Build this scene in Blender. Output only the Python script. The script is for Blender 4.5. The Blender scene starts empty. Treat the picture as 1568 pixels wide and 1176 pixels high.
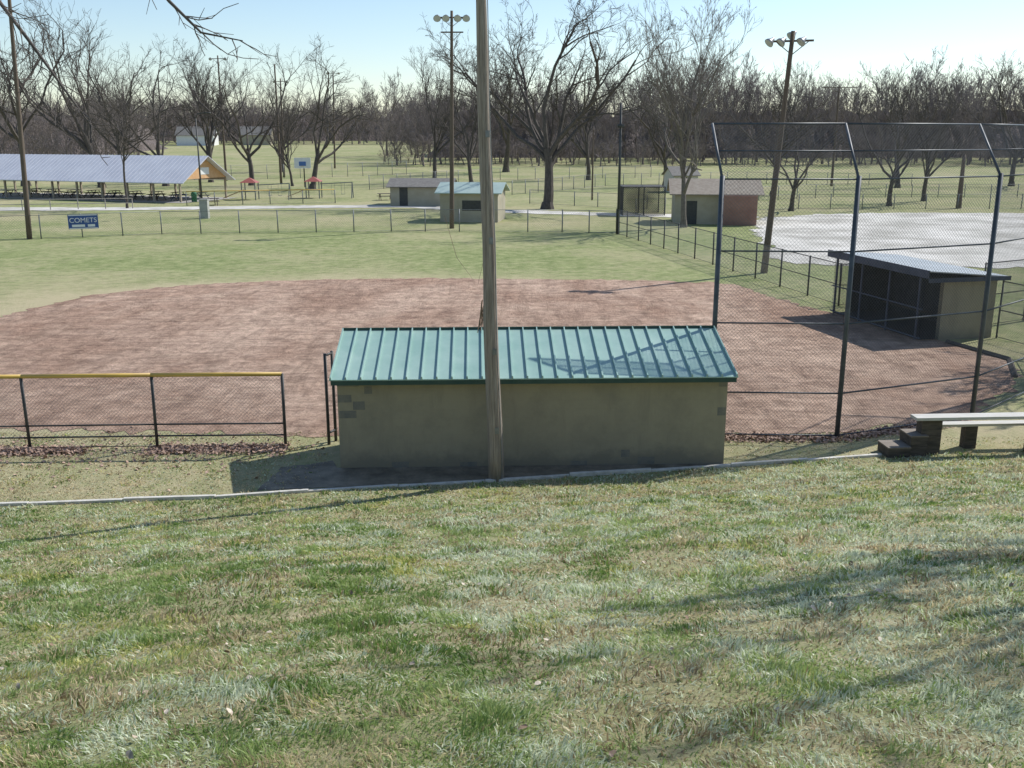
import bpy, math, random
import numpy as np
from mathutils import Vector, Matrix
random.seed(7); rng=np.random.default_rng(7)
S=bpy.context.scene
COL=S.collection
# ---------------------------------------------------------------- helpers
class MB:
    def __init__(s): s.v=[]; s.f=[]
    def face(s,pts):
        b=len(s.v); s.v+= [tuple(p) for p in pts]; s.f.append(tuple(range(b,b+len(pts))))
    def hexa(s,p):
        b=len(s.v); s.v+=[tuple(q) for q in p]
        for q in ((3,2,1,0),(4,5,6,7),(0,1,5,4),(1,2,6,5),(2,3,7,6),(3,0,4,7)): s.f.append(tuple(b+i for i in q))
    def box(s,c,d,rz=0.0):
        cx,cy,cz=c; a,b_,h=d[0]/2,d[1]/2,d[2]/2; C,Sn=math.cos(rz),math.sin(rz)
        P=[]
        for z in (-h,h):
            for x,y in((-a,-b_),(a,-b_),(a,b_),(-a,b_)):
                P.append((cx+x*C-y*Sn,cy+x*Sn+y*C,cz+z))
        s.hexa(P)
    def tube(s,pts,rad,n=6,cap=True):
        pts=[Vector(p) for p in pts]; k=len(pts)
        if not hasattr(rad,'__len__'): rad=[rad]*k
        d=(pts[-1]-pts[0])
        ref=Vector((0,0,1)) if abs(d.z)<0.75*max(d.length,1e-6) else Vector((1,0,0))
        base=len(s.v)
        for i in range(k):
            t=pts[min(i+1,k-1)]-pts[max(i-1,0)]
            if t.length<1e-9: t=Vector((0,0,1))
            t.normalize()
            a=t.cross(ref)
            if a.length<1e-4: a=t.orthogonal()
            a.normalize(); b=t.cross(a)
            for j in range(n):
                an=2*math.pi*j/n
                q=pts[i]+a*(math.cos(an)*rad[i])+b*(math.sin(an)*rad[i])
                s.v.append((q.x,q.y,q.z))
        for i in range(k-1):
            for j in range(n):
                j2=(j+1)%n
                s.f.append((base+i*n+j,base+i*n+j2,base+(i+1)*n+j2,base+(i+1)*n+j))
        if cap:
            s.f.append(tuple(base+(k-1)*n+j for j in range(n)))
            s.f.append(tuple(base+n-1-j for j in range(n)))
    def obj(s,name,mat,smooth=False,bevel=0):
        me=bpy.data.meshes.new(name); me.from_pydata(s.v,[],s.f); me.update()
        me.materials.append(mat)
        if smooth:
            me.polygons.foreach_set('use_smooth',[True]*len(me.polygons))
        o=bpy.data.objects.new(name,me); COL.objects.link(o)
        if bevel:
            m=o.modifiers.new('bevel','BEVEL'); m.width=bevel; m.segments=2
        return o
def group(name,loc,kids):
    e=bpy.data.objects.new(name,None); e.location=loc; COL.objects.link(e)
    for k in kids:
        k.parent=e; k.matrix_parent_inverse=Matrix.Translation(-Vector(loc))
    return e
def mat(name,c1,c2=None,scale=3.0,rough=0.8,bump=0.0,bscale=None,metal=0.0,stretch=(1,1,1),c3=None,world=False,lo=.35,hi=.65,spec=None,bdist=.02):
    m=bpy.data.materials.new(name); m.use_nodes=True; N=m.node_tree.nodes; L=m.node_tree.links
    b=N['Principled BSDF']; b.inputs['Roughness'].default_value=rough; b.inputs['Metallic'].default_value=metal
    if spec is not None: b.inputs['Specular IOR Level'].default_value=spec
    if c2 is None: c2=tuple(x*.8 for x in c1)
    if world: src=N.new('ShaderNodeNewGeometry').outputs['Position']
    else: src=N.new('ShaderNodeTexCoord').outputs['Object']
    mp=N.new('ShaderNodeMapping'); mp.inputs['Scale'].default_value=stretch; L.new(src,mp.inputs[0])
    n=N.new('ShaderNodeTexNoise'); n.inputs['Scale'].default_value=scale; n.inputs['Detail'].default_value=7; n.inputs['Roughness'].default_value=.65
    L.new(mp.outputs[0],n.inputs['Vector'])
    r=N.new('ShaderNodeValToRGB'); L.new(n.outputs['Fac'],r.inputs[0])
    r.color_ramp.elements[0].position=lo; r.color_ramp.elements[1].position=hi
    r.color_ramp.elements[0].color=(*c1,1); r.color_ramp.elements[1].color=(*c2,1)
    if c3:
        e=r.color_ramp.elements.new((lo+hi)/2); e.color=(*c3,1)
    L.new(r.outputs[0],b.inputs['Base Color'])
    if bump:
        n2=N.new('ShaderNodeTexNoise'); n2.inputs['Scale'].default_value=bscale or scale*4; n2.inputs['Detail'].default_value=6
        L.new(mp.outputs[0],n2.inputs['Vector'])
        bp=N.new('ShaderNodeBump'); bp.inputs['Strength'].default_value=bump; bp.inputs['Distance'].default_value=bdist
        L.new(n2.outputs['Fac'],bp.inputs['Height']); L.new(bp.outputs[0],b.inputs['Normal'])
    return m
# ---------------------------------------------------------------- terrain
CX=[-30,-10.8,-6.4,-3.87,-.28,5.07,9,13,30]; CY=[17.5,19.4,19.84,20.35,20.89,21.9,22.7,23.2,25]
def zg(X,Y):
    X=np.asarray(X,float); Y=np.asarray(Y,float)
    d=np.clip(np.interp(X,CX,CY)-Y,0,34)
    z=.3*(d-1.2*(1-np.exp(-d/1.2)))
    z+=np.clip(d/4,0,1)*(.05*np.sin(X*.9+.4*Y)+.04*np.sin(Y*1.3-X*.5))
    r=np.clip(Y-170,0,2000); z+=.018*r*r/(r+40)
    return z
def z1(x,y): return float(zg(x,y))
INF=[(-22.5,34),(-22.6,38),(-22,41.4),(-20.6,47.0),(-18.6,49.2),(-16.4,50.7),(-13,51.9),(-10,52.5),(-3.3,53),(2.3,52.6),(7,52.2),(10.7,51.5),(11.7,50.4),(12.3,47.3),(13.4,43.9),(14.4,41.6),(14.8,41),(16.4,36.2),(17.2,32.5),(15.6,29.4),(12.8,26.4),(8.6,24.6),(5.2,24.4),(4.9,24.1),(-4.4,24.1),(-5.6,24.3),(-9,24.7),(-13,24.8),(-17,25.4),(-20,28.5),(-22,31)]
def resample(P,step,jit):
    out=[]
    for i in range(len(P)):
        a=np.array(P[i]); b=np.array(P[(i+1)%len(P)]); L=np.linalg.norm(b-a); n=max(1,int(L/step))
        nr=np.array([-(b-a)[1],(b-a)[0]])/max(L,1e-6)
        for k in range(n): out.append(tuple(a+(b-a)*k/n+nr*rng.normal(0,jit)))
    return out
def axis(*segs):
    a=[]
    for s,e,st in segs: a+=list(np.arange(s,e,st))
    return np.array(a)
xs=axis((-900,-200,70),(-200,-60,10),(-60,-26,2),(-26,26,.5),(26,60,2),(60,200,10),(200,901,70))
ys=axis((-60,-6,4),(-6,26,.3),(26,90,.8),(90,200,5),(200,500,15),(500,1501,100))
GX,GY=np.meshgrid(xs,ys); GZ=zg(GX,GY)
nx,ny=len(xs),len(ys)
me=bpy.data.meshes.new('ground')
V=np.stack([GX.ravel(),GY.ravel(),GZ.ravel()],1)
idx=np.arange(nx*ny).reshape(ny,nx)
F=np.stack([idx[:-1,:-1].ravel(),idx[:-1,1:].ravel(),idx[1:,1:].ravel(),idx[1:,:-1].ravel()],1)
me.from_pydata(V.tolist(),[],F.tolist()); me.update()
me.polygons.foreach_set('use_smooth',[True]*len(me.polygons))
infp=np.array(resample(INF,1.0,0))
def dist_inf(X,Y):
    return np.sqrt(((X[:,None]-infp[None,:,0])**2+(Y[:,None]-infp[None,:,1])**2).min(1))
dry=np.zeros(nx*ny)
sel=(V[:,1]>18)&(V[:,1]<95)&(abs(V[:,0])<60)
dry[sel]=.10+np.exp(-dist_inf(V[sel,0],V[sel,1])/1.8)*np.clip((-V[sel,0]+2)/16+.3,0.2,1.0)
dry+=np.where((V[:,0]<-14)&(V[:,1]>38)&(V[:,1]<56),.3*np.clip((-14-V[:,0])/8,0,1),0)
hill=(V[:,1]<np.interp(V[:,0],CX,CY))
dry[hill]=.38
strip=(~hill)&(V[:,1]<26); dry[strip]=.65
dry[V[:,1]>80]=.34
at=me.attributes.new('dry','FLOAT','POINT'); at.data.foreach_set('value',np.clip(dry,0,1))
ground=bpy.data.objects.new('ground',me); COL.objects.link(ground)
def ground_mat():
    m=bpy.data.materials.new('turf'); m.use_nodes=True; N=m.node_tree.nodes; L=m.node_tree.links
    b=N['Principled BSDF']; b.inputs['Roughness'].default_value=.95; b.inputs['Specular IOR Level'].default_value=.15
    pos=N.new('ShaderNodeNewGeometry').outputs['Position']
    def noise(s,d=6,r=.6):
        n=N.new('ShaderNodeTexNoise'); n.inputs['Scale'].default_value=s; n.inputs['Detail'].default_value=d; n.inputs['Roughness'].default_value=r; L.new(pos,n.inputs['Vector']); return n.outputs['Fac']
    a=N.new('ShaderNodeAttribute'); a.attribute_name='dry'
    r=N.new('ShaderNodeValToRGB'); L.new(noise(1.1,10,.8),r.inputs[0])
    r.color_ramp.elements[0].position=.36; r.color_ramp.elements[0].color=(.13,.175,.055,1)
    r.color_ramp.elements[1].position=.64; r.color_ramp.elements[1].color=(.35,.37,.17,1)
    big=N.new('ShaderNodeMath'); big.operation='MULTIPLY_ADD'; L.new(noise(.09,6,.65),big.inputs[0]); big.inputs[1].default_value=2.4; big.inputs[2].default_value=-1.16
    sm=N.new('ShaderNodeMath'); sm.operation='MULTIPLY_ADD'; L.new(noise(1.8,8,.8),sm.inputs[0]); sm.inputs[1].default_value=2.4; sm.inputs[2].default_value=-1.2
    ad=N.new('ShaderNodeMath'); L.new(big.outputs[0],ad.inputs[0]); L.new(sm.outputs[0],ad.inputs[1])
    ad2=N.new('ShaderNodeMath'); ad2.use_clamp=True; L.new(ad.outputs[0],ad2.inputs[0]); L.new(a.outputs['Fac'],ad2.inputs[1])
    mx=N.new('ShaderNodeMix'); mx.data_type='RGBA'; L.new(ad2.outputs[0],mx.inputs[0]); L.new(r.outputs[0],mx.inputs[6]); mx.inputs[7].default_value=(.45,.39,.24,1)
    L.new(mx.outputs[2],b.inputs['Base Color'])
    bp=N.new('ShaderNodeBump'); bp.inputs['Strength'].default_value=.9; bp.inputs['Distance'].default_value=.07
    L.new(noise(7,9,.75),bp.inputs['Height']); L.new(bp.outputs[0],b.inputs['Normal'])
    return m
me.materials.append(ground_mat())
def sheet(name,P,z,m,step=.5,jit=.06):
    R=resample(P,step,jit)
    mb=MB(); mb.face([(x,y,z) for x,y in R]); return mb.obj(name,m)
def dirt_mat():
    m=bpy.data.materials.new('clay_dirt'); m.use_nodes=True; N=m.node_tree.nodes; L=m.node_tree.links
    b=N['Principled BSDF']; b.inputs['Roughness'].default_value=.95; b.inputs['Specular IOR Level'].default_value=.2
    pos=N.new('ShaderNodeNewGeometry').outputs['Position']
    def noise(s,d=6,r=.6,st=(1,1,1),ds=.6,rot=0):
        mp=N.new('ShaderNodeMapping'); mp.inputs['Scale'].default_value=st; mp.inputs['Rotation'].default_value=(0,0,rot); L.new(pos,mp.inputs[0])
        n=N.new('ShaderNodeTexNoise'); n.inputs['Scale'].default_value=s; n.inputs['Detail'].default_value=d; n.inputs['Roughness'].default_value=r; n.inputs['Distortion'].default_value=ds; L.new(mp.outputs[0],n.inputs['Vector']); return n.outputs['Fac']
    def ramp(src,p0,c0,p1,c1):
        r=N.new('ShaderNodeValToRGB'); L.new(src,r.inputs[0]); e=r.color_ramp.elements; e[0].position=p0; e[0].color=(*c0,1); e[1].position=p1; e[1].color=(*c1,1); return r.outputs[0]
    def mul(a,b_):
        mx=N.new('ShaderNodeMix'); mx.data_type='RGBA'; mx.blend_type='MULTIPLY'; mx.inputs[0].default_value=1; L.new(a,mx.inputs[6]); L.new(b_,mx.inputs[7]); return mx.outputs[2]
    c=ramp(noise(.16,7,.7,(1,.55,1)),.38,(.44,.285,.205),.62,(.66,.48,.365))
    c=mul(c,ramp(noise(1.3,11,.88),.38,(.50,.47,.46),.58,(1.12,1.12,1.1)))
    c=mul(c,ramp(noise(1.0,8,.8,(.35,2.6,1),1.0,.5),.36,(.70,.68,.67),.54,(1.05,1.05,1.05)))
    c=mul(c,ramp(noise(.5,6,.75,(2.6,.4,1),1.5,-.5),.36,(.78,.77,.76),.5,(1.03,1.03,1.03)))
    r3=ramp(noise(.4,11,.88,(1,1.8,1)),.57,(0,0,0),.68,(.7,.7,.7))
    mx2=N.new('ShaderNodeMix'); mx2.data_type='RGBA'; L.new(r3,mx2.inputs[0]); L.new(c,mx2.inputs[6]); mx2.inputs[7].default_value=(.70,.57,.40,1)
    L.new(mx2.outputs[2],b.inputs['Base Color'])
    bp=N.new('ShaderNodeBump'); bp.inputs['Strength'].default_value=1; bp.inputs['Distance'].default_value=.2
    L.new(noise(1.9,11,.8),bp.inputs['Height']); L.new(bp.outputs[0],b.inputs['Normal'])
    return m
DIRT=dirt_mat()
sheet('infield_dirt',INF,.012,DIRT,.3,.15)
GRAV=mat('pale_gravel',(.40,.38,.33),(.66,.63,.57),scale=.22,rough=.95,world=True,bump=.8,bscale=4,bdist=.06,lo=.4,hi=.6)
sheet('gravel_parking_lot',[(16.2,62),(18,58.5),(22,57.5),(34,57),(60,56),(85,60),(85,95),(60,97),(40,98.5),(30,97),(23,92),(20.5,84),(18.5,72)],.03,GRAV,.7,.35)
sheet('gravel_road',[(-75,101),(-40,101.5),(-26,104),(-12,106),(-2,99),(8,95),(21,91),(24,94),(8,99),(-1,103),(-10,110),(-27,108),(-40,106),(-75,105)],.03,GRAV,.7,.25)
PAV=mat('pavilion_slab',(.35,.33,.30),(.42,.40,.37),scale=.6,world=True)
# ---------------------------------------------------------------- materials
GALV=mat('galvanised_steel',(.16,.17,.17),(.25,.26,.26),scale=4,rough=.5,metal=.3)
DARK=mat('dark_painted_steel',(.035,.037,.037),(.06,.06,.055),scale=5,rough=.55)
WIRE=mat('chain_wire',(.10,.10,.105),(.16,.16,.165),scale=3,rough=.6,metal=.1)
WIREL=mat('chain_wire_grey',(.20,.20,.19),(.28,.28,.27),scale=3,rough=.6)
YEL=mat('yellow_fence_cap',(.62,.42,.08),(.50,.33,.08),scale=2,rough=.5)
WOODP=mat('weathered_pole_wood',(.15,.12,.095),(.40,.35,.29),scale=7,rough=.9,stretch=(4,4,.18),bump=.8,bscale=14,bdist=.03,lo=.3,hi=.7)
WOODD=mat('dark_pole_wood',(.10,.075,.055),(.17,.13,.10),scale=5,rough=.9,stretch=(4,4,.3))
TIMB=mat('weathered_timber',(.30,.26,.21),(.46,.42,.36),scale=6,rough=.85,stretch=(.4,3,3),bump=.3)
TIMD=mat('dark_timber',(.05,.042,.035),(.12,.10,.08),scale=5,rough=.9,stretch=(.4,3,3),bump=.4)
CONC=mat('old_concrete',(.46,.43,.37),(.68,.65,.58),scale=5,rough=.9,bump=.3)
WHITE=mat('white_paint',(.72,.72,.70),(.80,.80,.78),scale=2,rough=.6)
# ---------------------------------------------------------------- chain link
def chain(mb,o,u,v,sp,r):
    o=Vector(o);u=Vector(u);v=Vector(v);W=u.length;H=v.length;ud=u/W;vd=v/H
    nrm=ud.cross(vd).normalized()
    step=sp*1.4142
    for sgn in (1,-1):
        k=-H if sgn==1 else 0.0
        end=W if sgn==1 else W+H
        while k<end:
            if sgn==1: a0=max(k,0);a1=min(k+H,W);b0=a0-k;b1=a1-k
            else:      a0=max(k-H,0);a1=min(k,W);b0=k-a0;b1=k-a1
            if a1-a0>.02:
                p=o+ud*a0+vd*b0; q=o+ud*a1+vd*b1
                t=(q-p).normalized(); s_=t.cross(nrm)
                b=len(mb.v)
                for w in (p,q):
                    for c in (s_*r, -s_*r*.5+nrm*r*.87, -s_*r*.5-nrm*r*.87):
                        mb.v.append(tuple(w+c))
                for i in range(3):
                    j=(i+1)%3; mb.f.append((b+i,b+j,b+3+j,b+3+i))
            k+=step
def fence(name,path,h,sp=3.0,ms=.1,wr=.0025,pr=.035,matp=GALV,matw=WIREL,cap=None,midr=(),rr=.022,extra=.04):
    fr=MB();wi=MB();cp=MB()
    for i in range(len(path)-1):
        a=Vector((*path[i],0));b=Vector((*path[i+1],0));a.z=z1(*path[i]);b.z=z1(*path[i+1])
        L=(b-a).length;n=max(1,round(L/sp));d=(b-a)/n
        for k in range(n+(1 if i==len(path)-2 else 0)):
            p=a+d*k; fr.tube([p-Vector((0,0,.1)),p+Vector((random.gauss(0,.012),random.gauss(0,.012),h+extra))],pr,8)
        up=Vector((0,0,1))
        for z in [h]+[m for m in midr]:
            fr.tube([a+up*z,b+up*z],rr,6)
        fr.tube([a+up*.06,b+up*.06],rr*.6,4)
        chain(wi,a+up*.05,b-a,up*(h-.05),ms,wr)
        if cap: cp.tube([a+up*(h+.03),b+up*(h+.03)],.05,8)
    ks=[fr.obj('posts_and_rails',matp,True),wi.obj('wire_mesh',matw)]
    if cap: ks.append(cp.obj('top_cap',cap,True))
    return group(name,(*path[0],0),ks)
fence('chain_link_fence',[(-18.2,22.9),(-15.05,23.0),(-11.95,23.15),(-8.85,23.3),(-5.67,23.4)],1.85,sp=3.15,ms=.065,wr=.0027,matp=DARK,matw=WIRE,cap=YEL,midr=(.32,.62),pr=.04)
g=MB()
for x,y in((-4.62,23.6),(-4.5,23.9)): g.tube([(x,y,-.05),(x,y,2.35)],.04,8)
g.tube([(-4.62,23.6,2.3),(-4.5,23.9,2.3)],.03,6); g.tube([(-4.62,23.6,.3),(-4.5,23.9,.3)],.03,6)
g.obj('gate_post',DARK,True)
OF=[(-60,66),(-37.8,72.5),(-27.4,77.2),(-9.7,79.4),(4,78.8),(8.2,77.6)]
fence('outfield_fence',OF,1.75,sp=2.9,ms=.14,wr=.005,pr=.045)
fence('sideline_fence',[(8.2,77.6),(10.9,64.5),(14.9,44.2)],1.9,sp=2.9,ms=.10,wr=.004,pr=.045,matp=DARK,midr=(.95,))
fence('sideline_fence',[(14.9,44.2),(15.9,44.4),(17,44.6)],1.9,sp=1,ms=.1,wr=.004,matp=DARK,midr=(.95,))
for P,h,c in [([(-35.5,108.5),(-27,111),(-20,112.5)],1.5,YEL),([(0,128),(14,150),(34,158)],1.8,None),([(34,158),(60,150)],1.8,None),
            ([(12,96),(30,104),(60,104),(95,102)],1.5,None),([(-20,140),(-2,170),(25,180)],2.0,None),([(-75,165),(-45,172),(-20,190)],2.4,None),([(2,112),(14,103)],1.5,None),
            ([(18,110),(40,124),(75,122)],1.6,None)]:
    fence('park_fence',P,h,sp=3.2,ms=.22,wr=.006,pr=.05,cap=c)
# ---------------------------------------------------------------- backstop
bm=MB();bw=MB()
BP=[(5.1,24.25),(8.36,24.1),(12.65,25.9),(16.6,29.6)]
HZ=6.54
def tip(i):
    x,y=BP[i]; d=[(-.05,1.3),(.0,1.3),(-.1,1.3),(-.7,1.1)][i]; return Vector((x+d[0],y+d[1],7.85))
for i,(x,y) in enumerate(BP):
    bm.tube([(x,y,-.2),(x,y,HZ+.08)],.062,10)
    bm.tube([(x,y,HZ),tip(i)],.035,8)
for i in range(3):
    a=Vector((*BP[i],0));b=Vector((*BP[i+1],0));up=Vector((0,0,1))
    for z in (.08,1.2,3.0,4.8,HZ): bm.tube([a+up*z,b+up*z],.022,6)
    ta,tb=tip(i),tip(i+1)
    bm.tube([ta,tb],.028,6); ma=(a+up*HZ)*.5+ta*.5; mb_=(b+up*HZ)*.5+tb*.5; bm.tube([ma,mb_],.02,6)
    chain(bw,a+up*.05,b-a,up*(HZ-.05),.066,.0032)
    chain(bw,a+up*HZ,b-a,ta-(a+up*HZ),.066,.0032)
BSM=mat('backstop_pipe',(.045,.055,.068),(.08,.095,.11),scale=3,rough=.5,metal=.1)
group('backstop',(8.36,24.1,0),[bm.obj('frame',BSM,True),bw.obj('wire_mesh',WIRE)])
fp=MB(); fp.tube([(8.3,77.3,-.1),(8.3,77.3,9.9)],[.12,.08],8); fp.box((8.3,77.2,8.2),(.5,.3,.25)); fp.tube([(8.3,77.3,9.4),(8.9,77.2,9.6)],.04,5)
fp.obj('foul_pole',DARK,True)
# ---------------------------------------------------------------- near dugout
def block_mat(name,c,mort,c2):
    m=bpy.data.materials.new(name); m.use_nodes=True; N=m.node_tree.nodes; L=m.node_tree.links
    b=N['Principled BSDF']; b.inputs['Roughness'].default_value=.85
    tc=N.new('ShaderNodeTexCoord'); sp=N.new('ShaderNodeSeparateXYZ'); L.new(tc.outputs['Object'],sp.inputs[0])
    ad=N.new('ShaderNodeMath'); L.new(sp.outputs[0],ad.inputs[0]); L.new(sp.outputs[1],ad.inputs[1])
    cb=N.new('ShaderNodeCombineXYZ'); L.new(ad.outputs[0],cb.inputs[0]); L.new(sp.outputs[2],cb.inputs[1])
    br=N.new('ShaderNodeTexBrick'); br.inputs['Scale'].default_value=1; br.inputs['Brick Width'].default_value=.4; br.inputs['Row Height'].default_value=.2
    br.inputs['Mortar Size'].default_value=.004; br.inputs['Mortar Smooth'].default_value=.5; br.inputs['Color1'].default_value=(*c,1); br.inputs['Color2'].default_value=(*[x*.98 for x in c],1); br.inputs['Mortar'].default_value=(*mort,1)
    L.new(cb.outputs[0],br.inputs['Vector'])
    def nz(s,st,p0,p1,v):
        mp=N.new('ShaderNodeMapping'); mp.inputs['Scale'].default_value=st; L.new(tc.outputs['Object'],mp.inputs[0])
        n=N.new('ShaderNodeTexNoise'); n.inputs['Scale'].default_value=s; n.inputs['Detail'].default_value=9; n.inputs['Roughness'].default_value=.72; L.new(mp.outputs[0],n.inputs['Vector'])
        r=N.new('ShaderNodeMapRange'); L.new(n.outputs['Fac'],r.inputs[0]); r.inputs[1].default_value=p0; r.inputs[2].default_value=p1; r.inputs[4].default_value=v; return r.outputs[0]
    def mx_(a_,b_):
        q=N.new('ShaderNodeMath'); q.operation='MAXIMUM'; L.new(a_,q.inputs[0]); L.new(b_,q.inputs[1]); return q.outputs[0]
    blot=nz(1.1,(1,1,1),.45,.72,.8); streak=nz(2.4,(1,1,.16),.50,.74,.9)
    # grime rising unevenly from the ground
    hz=N.new('ShaderNodeMath'); hz.operation='MULTIPLY_ADD'; L.new(nz(1.6,(1,1,1),.3,.7,1),hz.inputs[0]); hz.inputs[1].default_value=-.5; L.new(sp.outputs[2],hz.inputs[2])
    mr=N.new('ShaderNodeMapRange'); L.new(hz.outputs[0],mr.inputs[0]); mr.inputs[1].default_value=-.1; mr.inputs[2].default_value=.22; mr.inputs[3].default_value=1; mr.inputs[4].default_value=0
    f=mx_(mx_(blot,streak),mr.outputs[0])
    mx=N.new('ShaderNodeMix'); mx.data_type='RGBA'; L.new(f,mx.inputs[0]); L.new(br.outputs['Color'],mx.inputs[6]); mx.inputs[7].default_value=(*c2,1)
    L.new(mx.outputs[2],b.inputs['Base Color'])
    bp=N.new('ShaderNodeBump'); bp.inputs['Strength'].default_value=.22; bp.inputs['Distance'].default_value=.01; bp.invert=True; L.new(br.outputs['Fac'],bp.inputs['Height']); L.new(bp.outputs[0],b.inputs['Normal'])
    return m
BLK=block_mat('khaki_block_wall',(.345,.305,.215),(.325,.287,.202),(.235,.212,.158))
PATCH=mat('bare_grey_block',(.15,.148,.135),(.23,.215,.175),scale=5)
GREEN=mat('green_metal_roof',(.26,.41,.355),(.36,.50,.44),scale=.9,rough=.33)
def local(o,ang):
    C,Sn=math.cos(ang),math.sin(ang)
    return lambda u,v,z:(o[0]+u*C-v*Sn,o[1]+u*Sn+v*C,z)
def lbox(mb,T,u0,u1,v0,v1,z0,z1_):
    mb.hexa([T(u0,v0,z0),T(u1,v0,z0),T(u1,v1,z0),T(u0,v1,z0),T(u0,v0,z1_),T(u1,v0,z1_),T(u1,v1,z1_),T(u0,v1,z1_)])
a=math.radians(2.0); T=local((-4.02,21.78),a); W=9.05
walls=MB(); lbox(walls,T,0,W,0,.2,-.3,2.2)
for u in (0,W-.2):
    walls.hexa([T(u,.2,-.3),T(u+.2,.2,-.3),T(u+.2,1.9,-.3),T(u,1.9,-.3),T(u,.2,2.2),T(u+.2,.2,2.2),T(u+.2,1.9,2.72),T(u,1.9,2.72)])
kids=[walls.obj('block_walls',BLK)]
pt=MB()
for u0,u1,z0,z1_ in ((.0,.5,1.98,2.16),(.5,.9,2.0,2.1),(.0,.32,1.6,1.78),(.35,.62,1.42,1.62),(.62,.8,1.8,1.98),(.02,.42,1.22,1.4),(1.2,1.6,.0,.14),(7.0,7.4,.02,.2),(2.8,3.2,.0,.12),(5.4,5.8,.0,.12),(6.6,6.8,.2,.38),(8.84,9.03,1.2,1.4),(8.84,9.03,1.9,2.1)):
    lbox(pt,T,u0,u1,-.003,.0,z0,z1_)
kids.append(pt.obj('repair_patches',PATCH))
rf=MB(); u0,u1=-.12,W+.14; n0,f0=-.36,2.05
def rz(v): return 2.2+(v-n0)*(.66/(f0-n0))
rf.hexa([T(u0,n0,rz(n0)),T(u1,n0,rz(n0)),T(u1,f0,rz(f0)),T(u0,f0,rz(f0)),T(u0,n0,rz(n0)+.025),T(u1,n0,rz(n0)+.025),T(u1,f0,rz(f0)+.025),T(u0,f0,rz(f0)+.025)])
nr=27
for i in range(nr+1):
    u=u0+.03+(u1-u0-.06)*i/nr; w=.02
    zb=.0255
    rf.hexa([T(u-w,n0-.004,rz(n0)+zb),T(u+w,n0-.004,rz(n0)+zb),T(u+w,f0,rz(f0)+zb),T(u-w,f0,rz(f0)+zb),
             T(u-w*.7,n0-.004,rz(n0)+zb+.06),T(u+w*.7,n0-.004,rz(n0)+zb+.06),T(u+w*.7,f0,rz(f0)+zb+.06),T(u-w*.7,f0,rz(f0)+zb+.06)])
kids.append(rf.obj('ribbed_roof',GREEN))
fa=MB(); lbox(fa,T,u0+.03,u1-.03,n0+.02,n0+.06,rz(n0)-.11,rz(n0)-.003)
lbox(fa,T,u0+.01,u1-.01,f0+.004,f0+.03,rz(f0)-.08,rz(f0)+.088)
for i in range(8):
    u=.5+i*1.15
    fa.hexa([T(u,n0+.06,rz(n0)-.1),T(u+.05,n0+.06,rz(n0)-.1),T(u+.05,f0-.05,rz(f0)-.12),T(u,f0-.05,rz(f0)-.12),T(u,n0+.06,rz(n0)-.004),T(u+.05,n0+.06,rz(n0)-.004),T(u+.05,f0-.05,rz(f0)-.024),T(u,f0-.05,rz(f0)-.024)])
kids.append(fa.obj('fascia_and_rafters',mat('dark_green_fascia',(.03,.07,.055),(.05,.09,.07))))
fr=MB()
for i in range(5): 
    u=.1+i*(W-.2)/4; fr.tube([T(u,1.98,-.1),T(u,1.98,2.6)],.035,8)
fr.tube([T(0,1.98,1.1),T(W,1.98,1.1)],.025,6)
kids.append(fr.obj('front_posts',DARK,True))
be=MB(); lbox(be,T,.5,W-.5,.3,.65,.42,.46); 
for i in range(5): lbox(be,T,.6+i*1.9,.7+i*1.9,.33,.62,-.05,.42)
kids.append(be.obj('players_bench',TIMB))
group('block_dugout',(-4.02,21.78,0),kids)
# ---------------------------------------------------------------- right dugout
ang=math.atan2(6.1,-1.4); T2=local((16.2,36.5),ang)
kids=[]; w=MB(); Ld=6.4; Dp=2.3
lbox(w,T2,0,.2,-Dp,0,-.2,2.35); lbox(w,T2,Ld-.2,Ld,-Dp,0,-.2,2.35); lbox(w,T2,.2,Ld-.2,-Dp,-Dp+.2,-.2,2.3)
kids.append(w.obj('block_walls',BLK))
r=MB(); r.hexa([T2(-.3,-Dp-.3,2.36),T2(Ld+.3,-Dp-.3,2.36),T2(Ld+.3,.9,2.66),T2(-.3,.9,2.66),T2(-.3,-Dp-.3,2.40),T2(Ld+.3,-Dp-.3,2.40),T2(Ld+.3,.9,2.70),T2(-.3,.9,2.70)])
kids.append(r.obj('metal_roof',mat('pale_metal_roof',(.36,.38,.38),(.46,.48,.48),scale=1,rough=.4)))
r=MB(); lbox(r,T2,-.32,Ld+.32,.9,.94,2.42,2.72); lbox(r,T2,-.34,-.302,-Dp-.3,.9,2.26,2.42)
for i in range(4): r.tube([T2(.3+i*1.93,.8,-.1),T2(.3+i*1.93,.8,2.6)],.05,8)
r.tube([T2(0,.8,1.2),T2(Ld,.8,1.2)],.03,6); r.tube([T2(0,.8,.1),T2(Ld,.8,.1)],.03,6)
kids.append(r.obj('fascia_and_posts',mat('dark_blue_trim',(.05,.06,.08),(.08,.09,.12))))
c=MB(); chain(c,T2(.1,.8,.05),Vector(T2(Ld-.1,.8,0))-Vector(T2(.1,.8,0)),(0,0,2.4),.06,.005); chain(c,T2(.0,.0,.05),Vector(T2(0,.8,0))-Vector(T2(0,0,0)),(0,0,2.4),.06,.005); kids.append(c.obj('wire_mesh',DARK))
c=MB(); lbox(c,T2,.2,Ld-.2,-Dp+.25,-Dp+.7,.4,.45); kids.append(c.obj('players_bench',TIMD))
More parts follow.
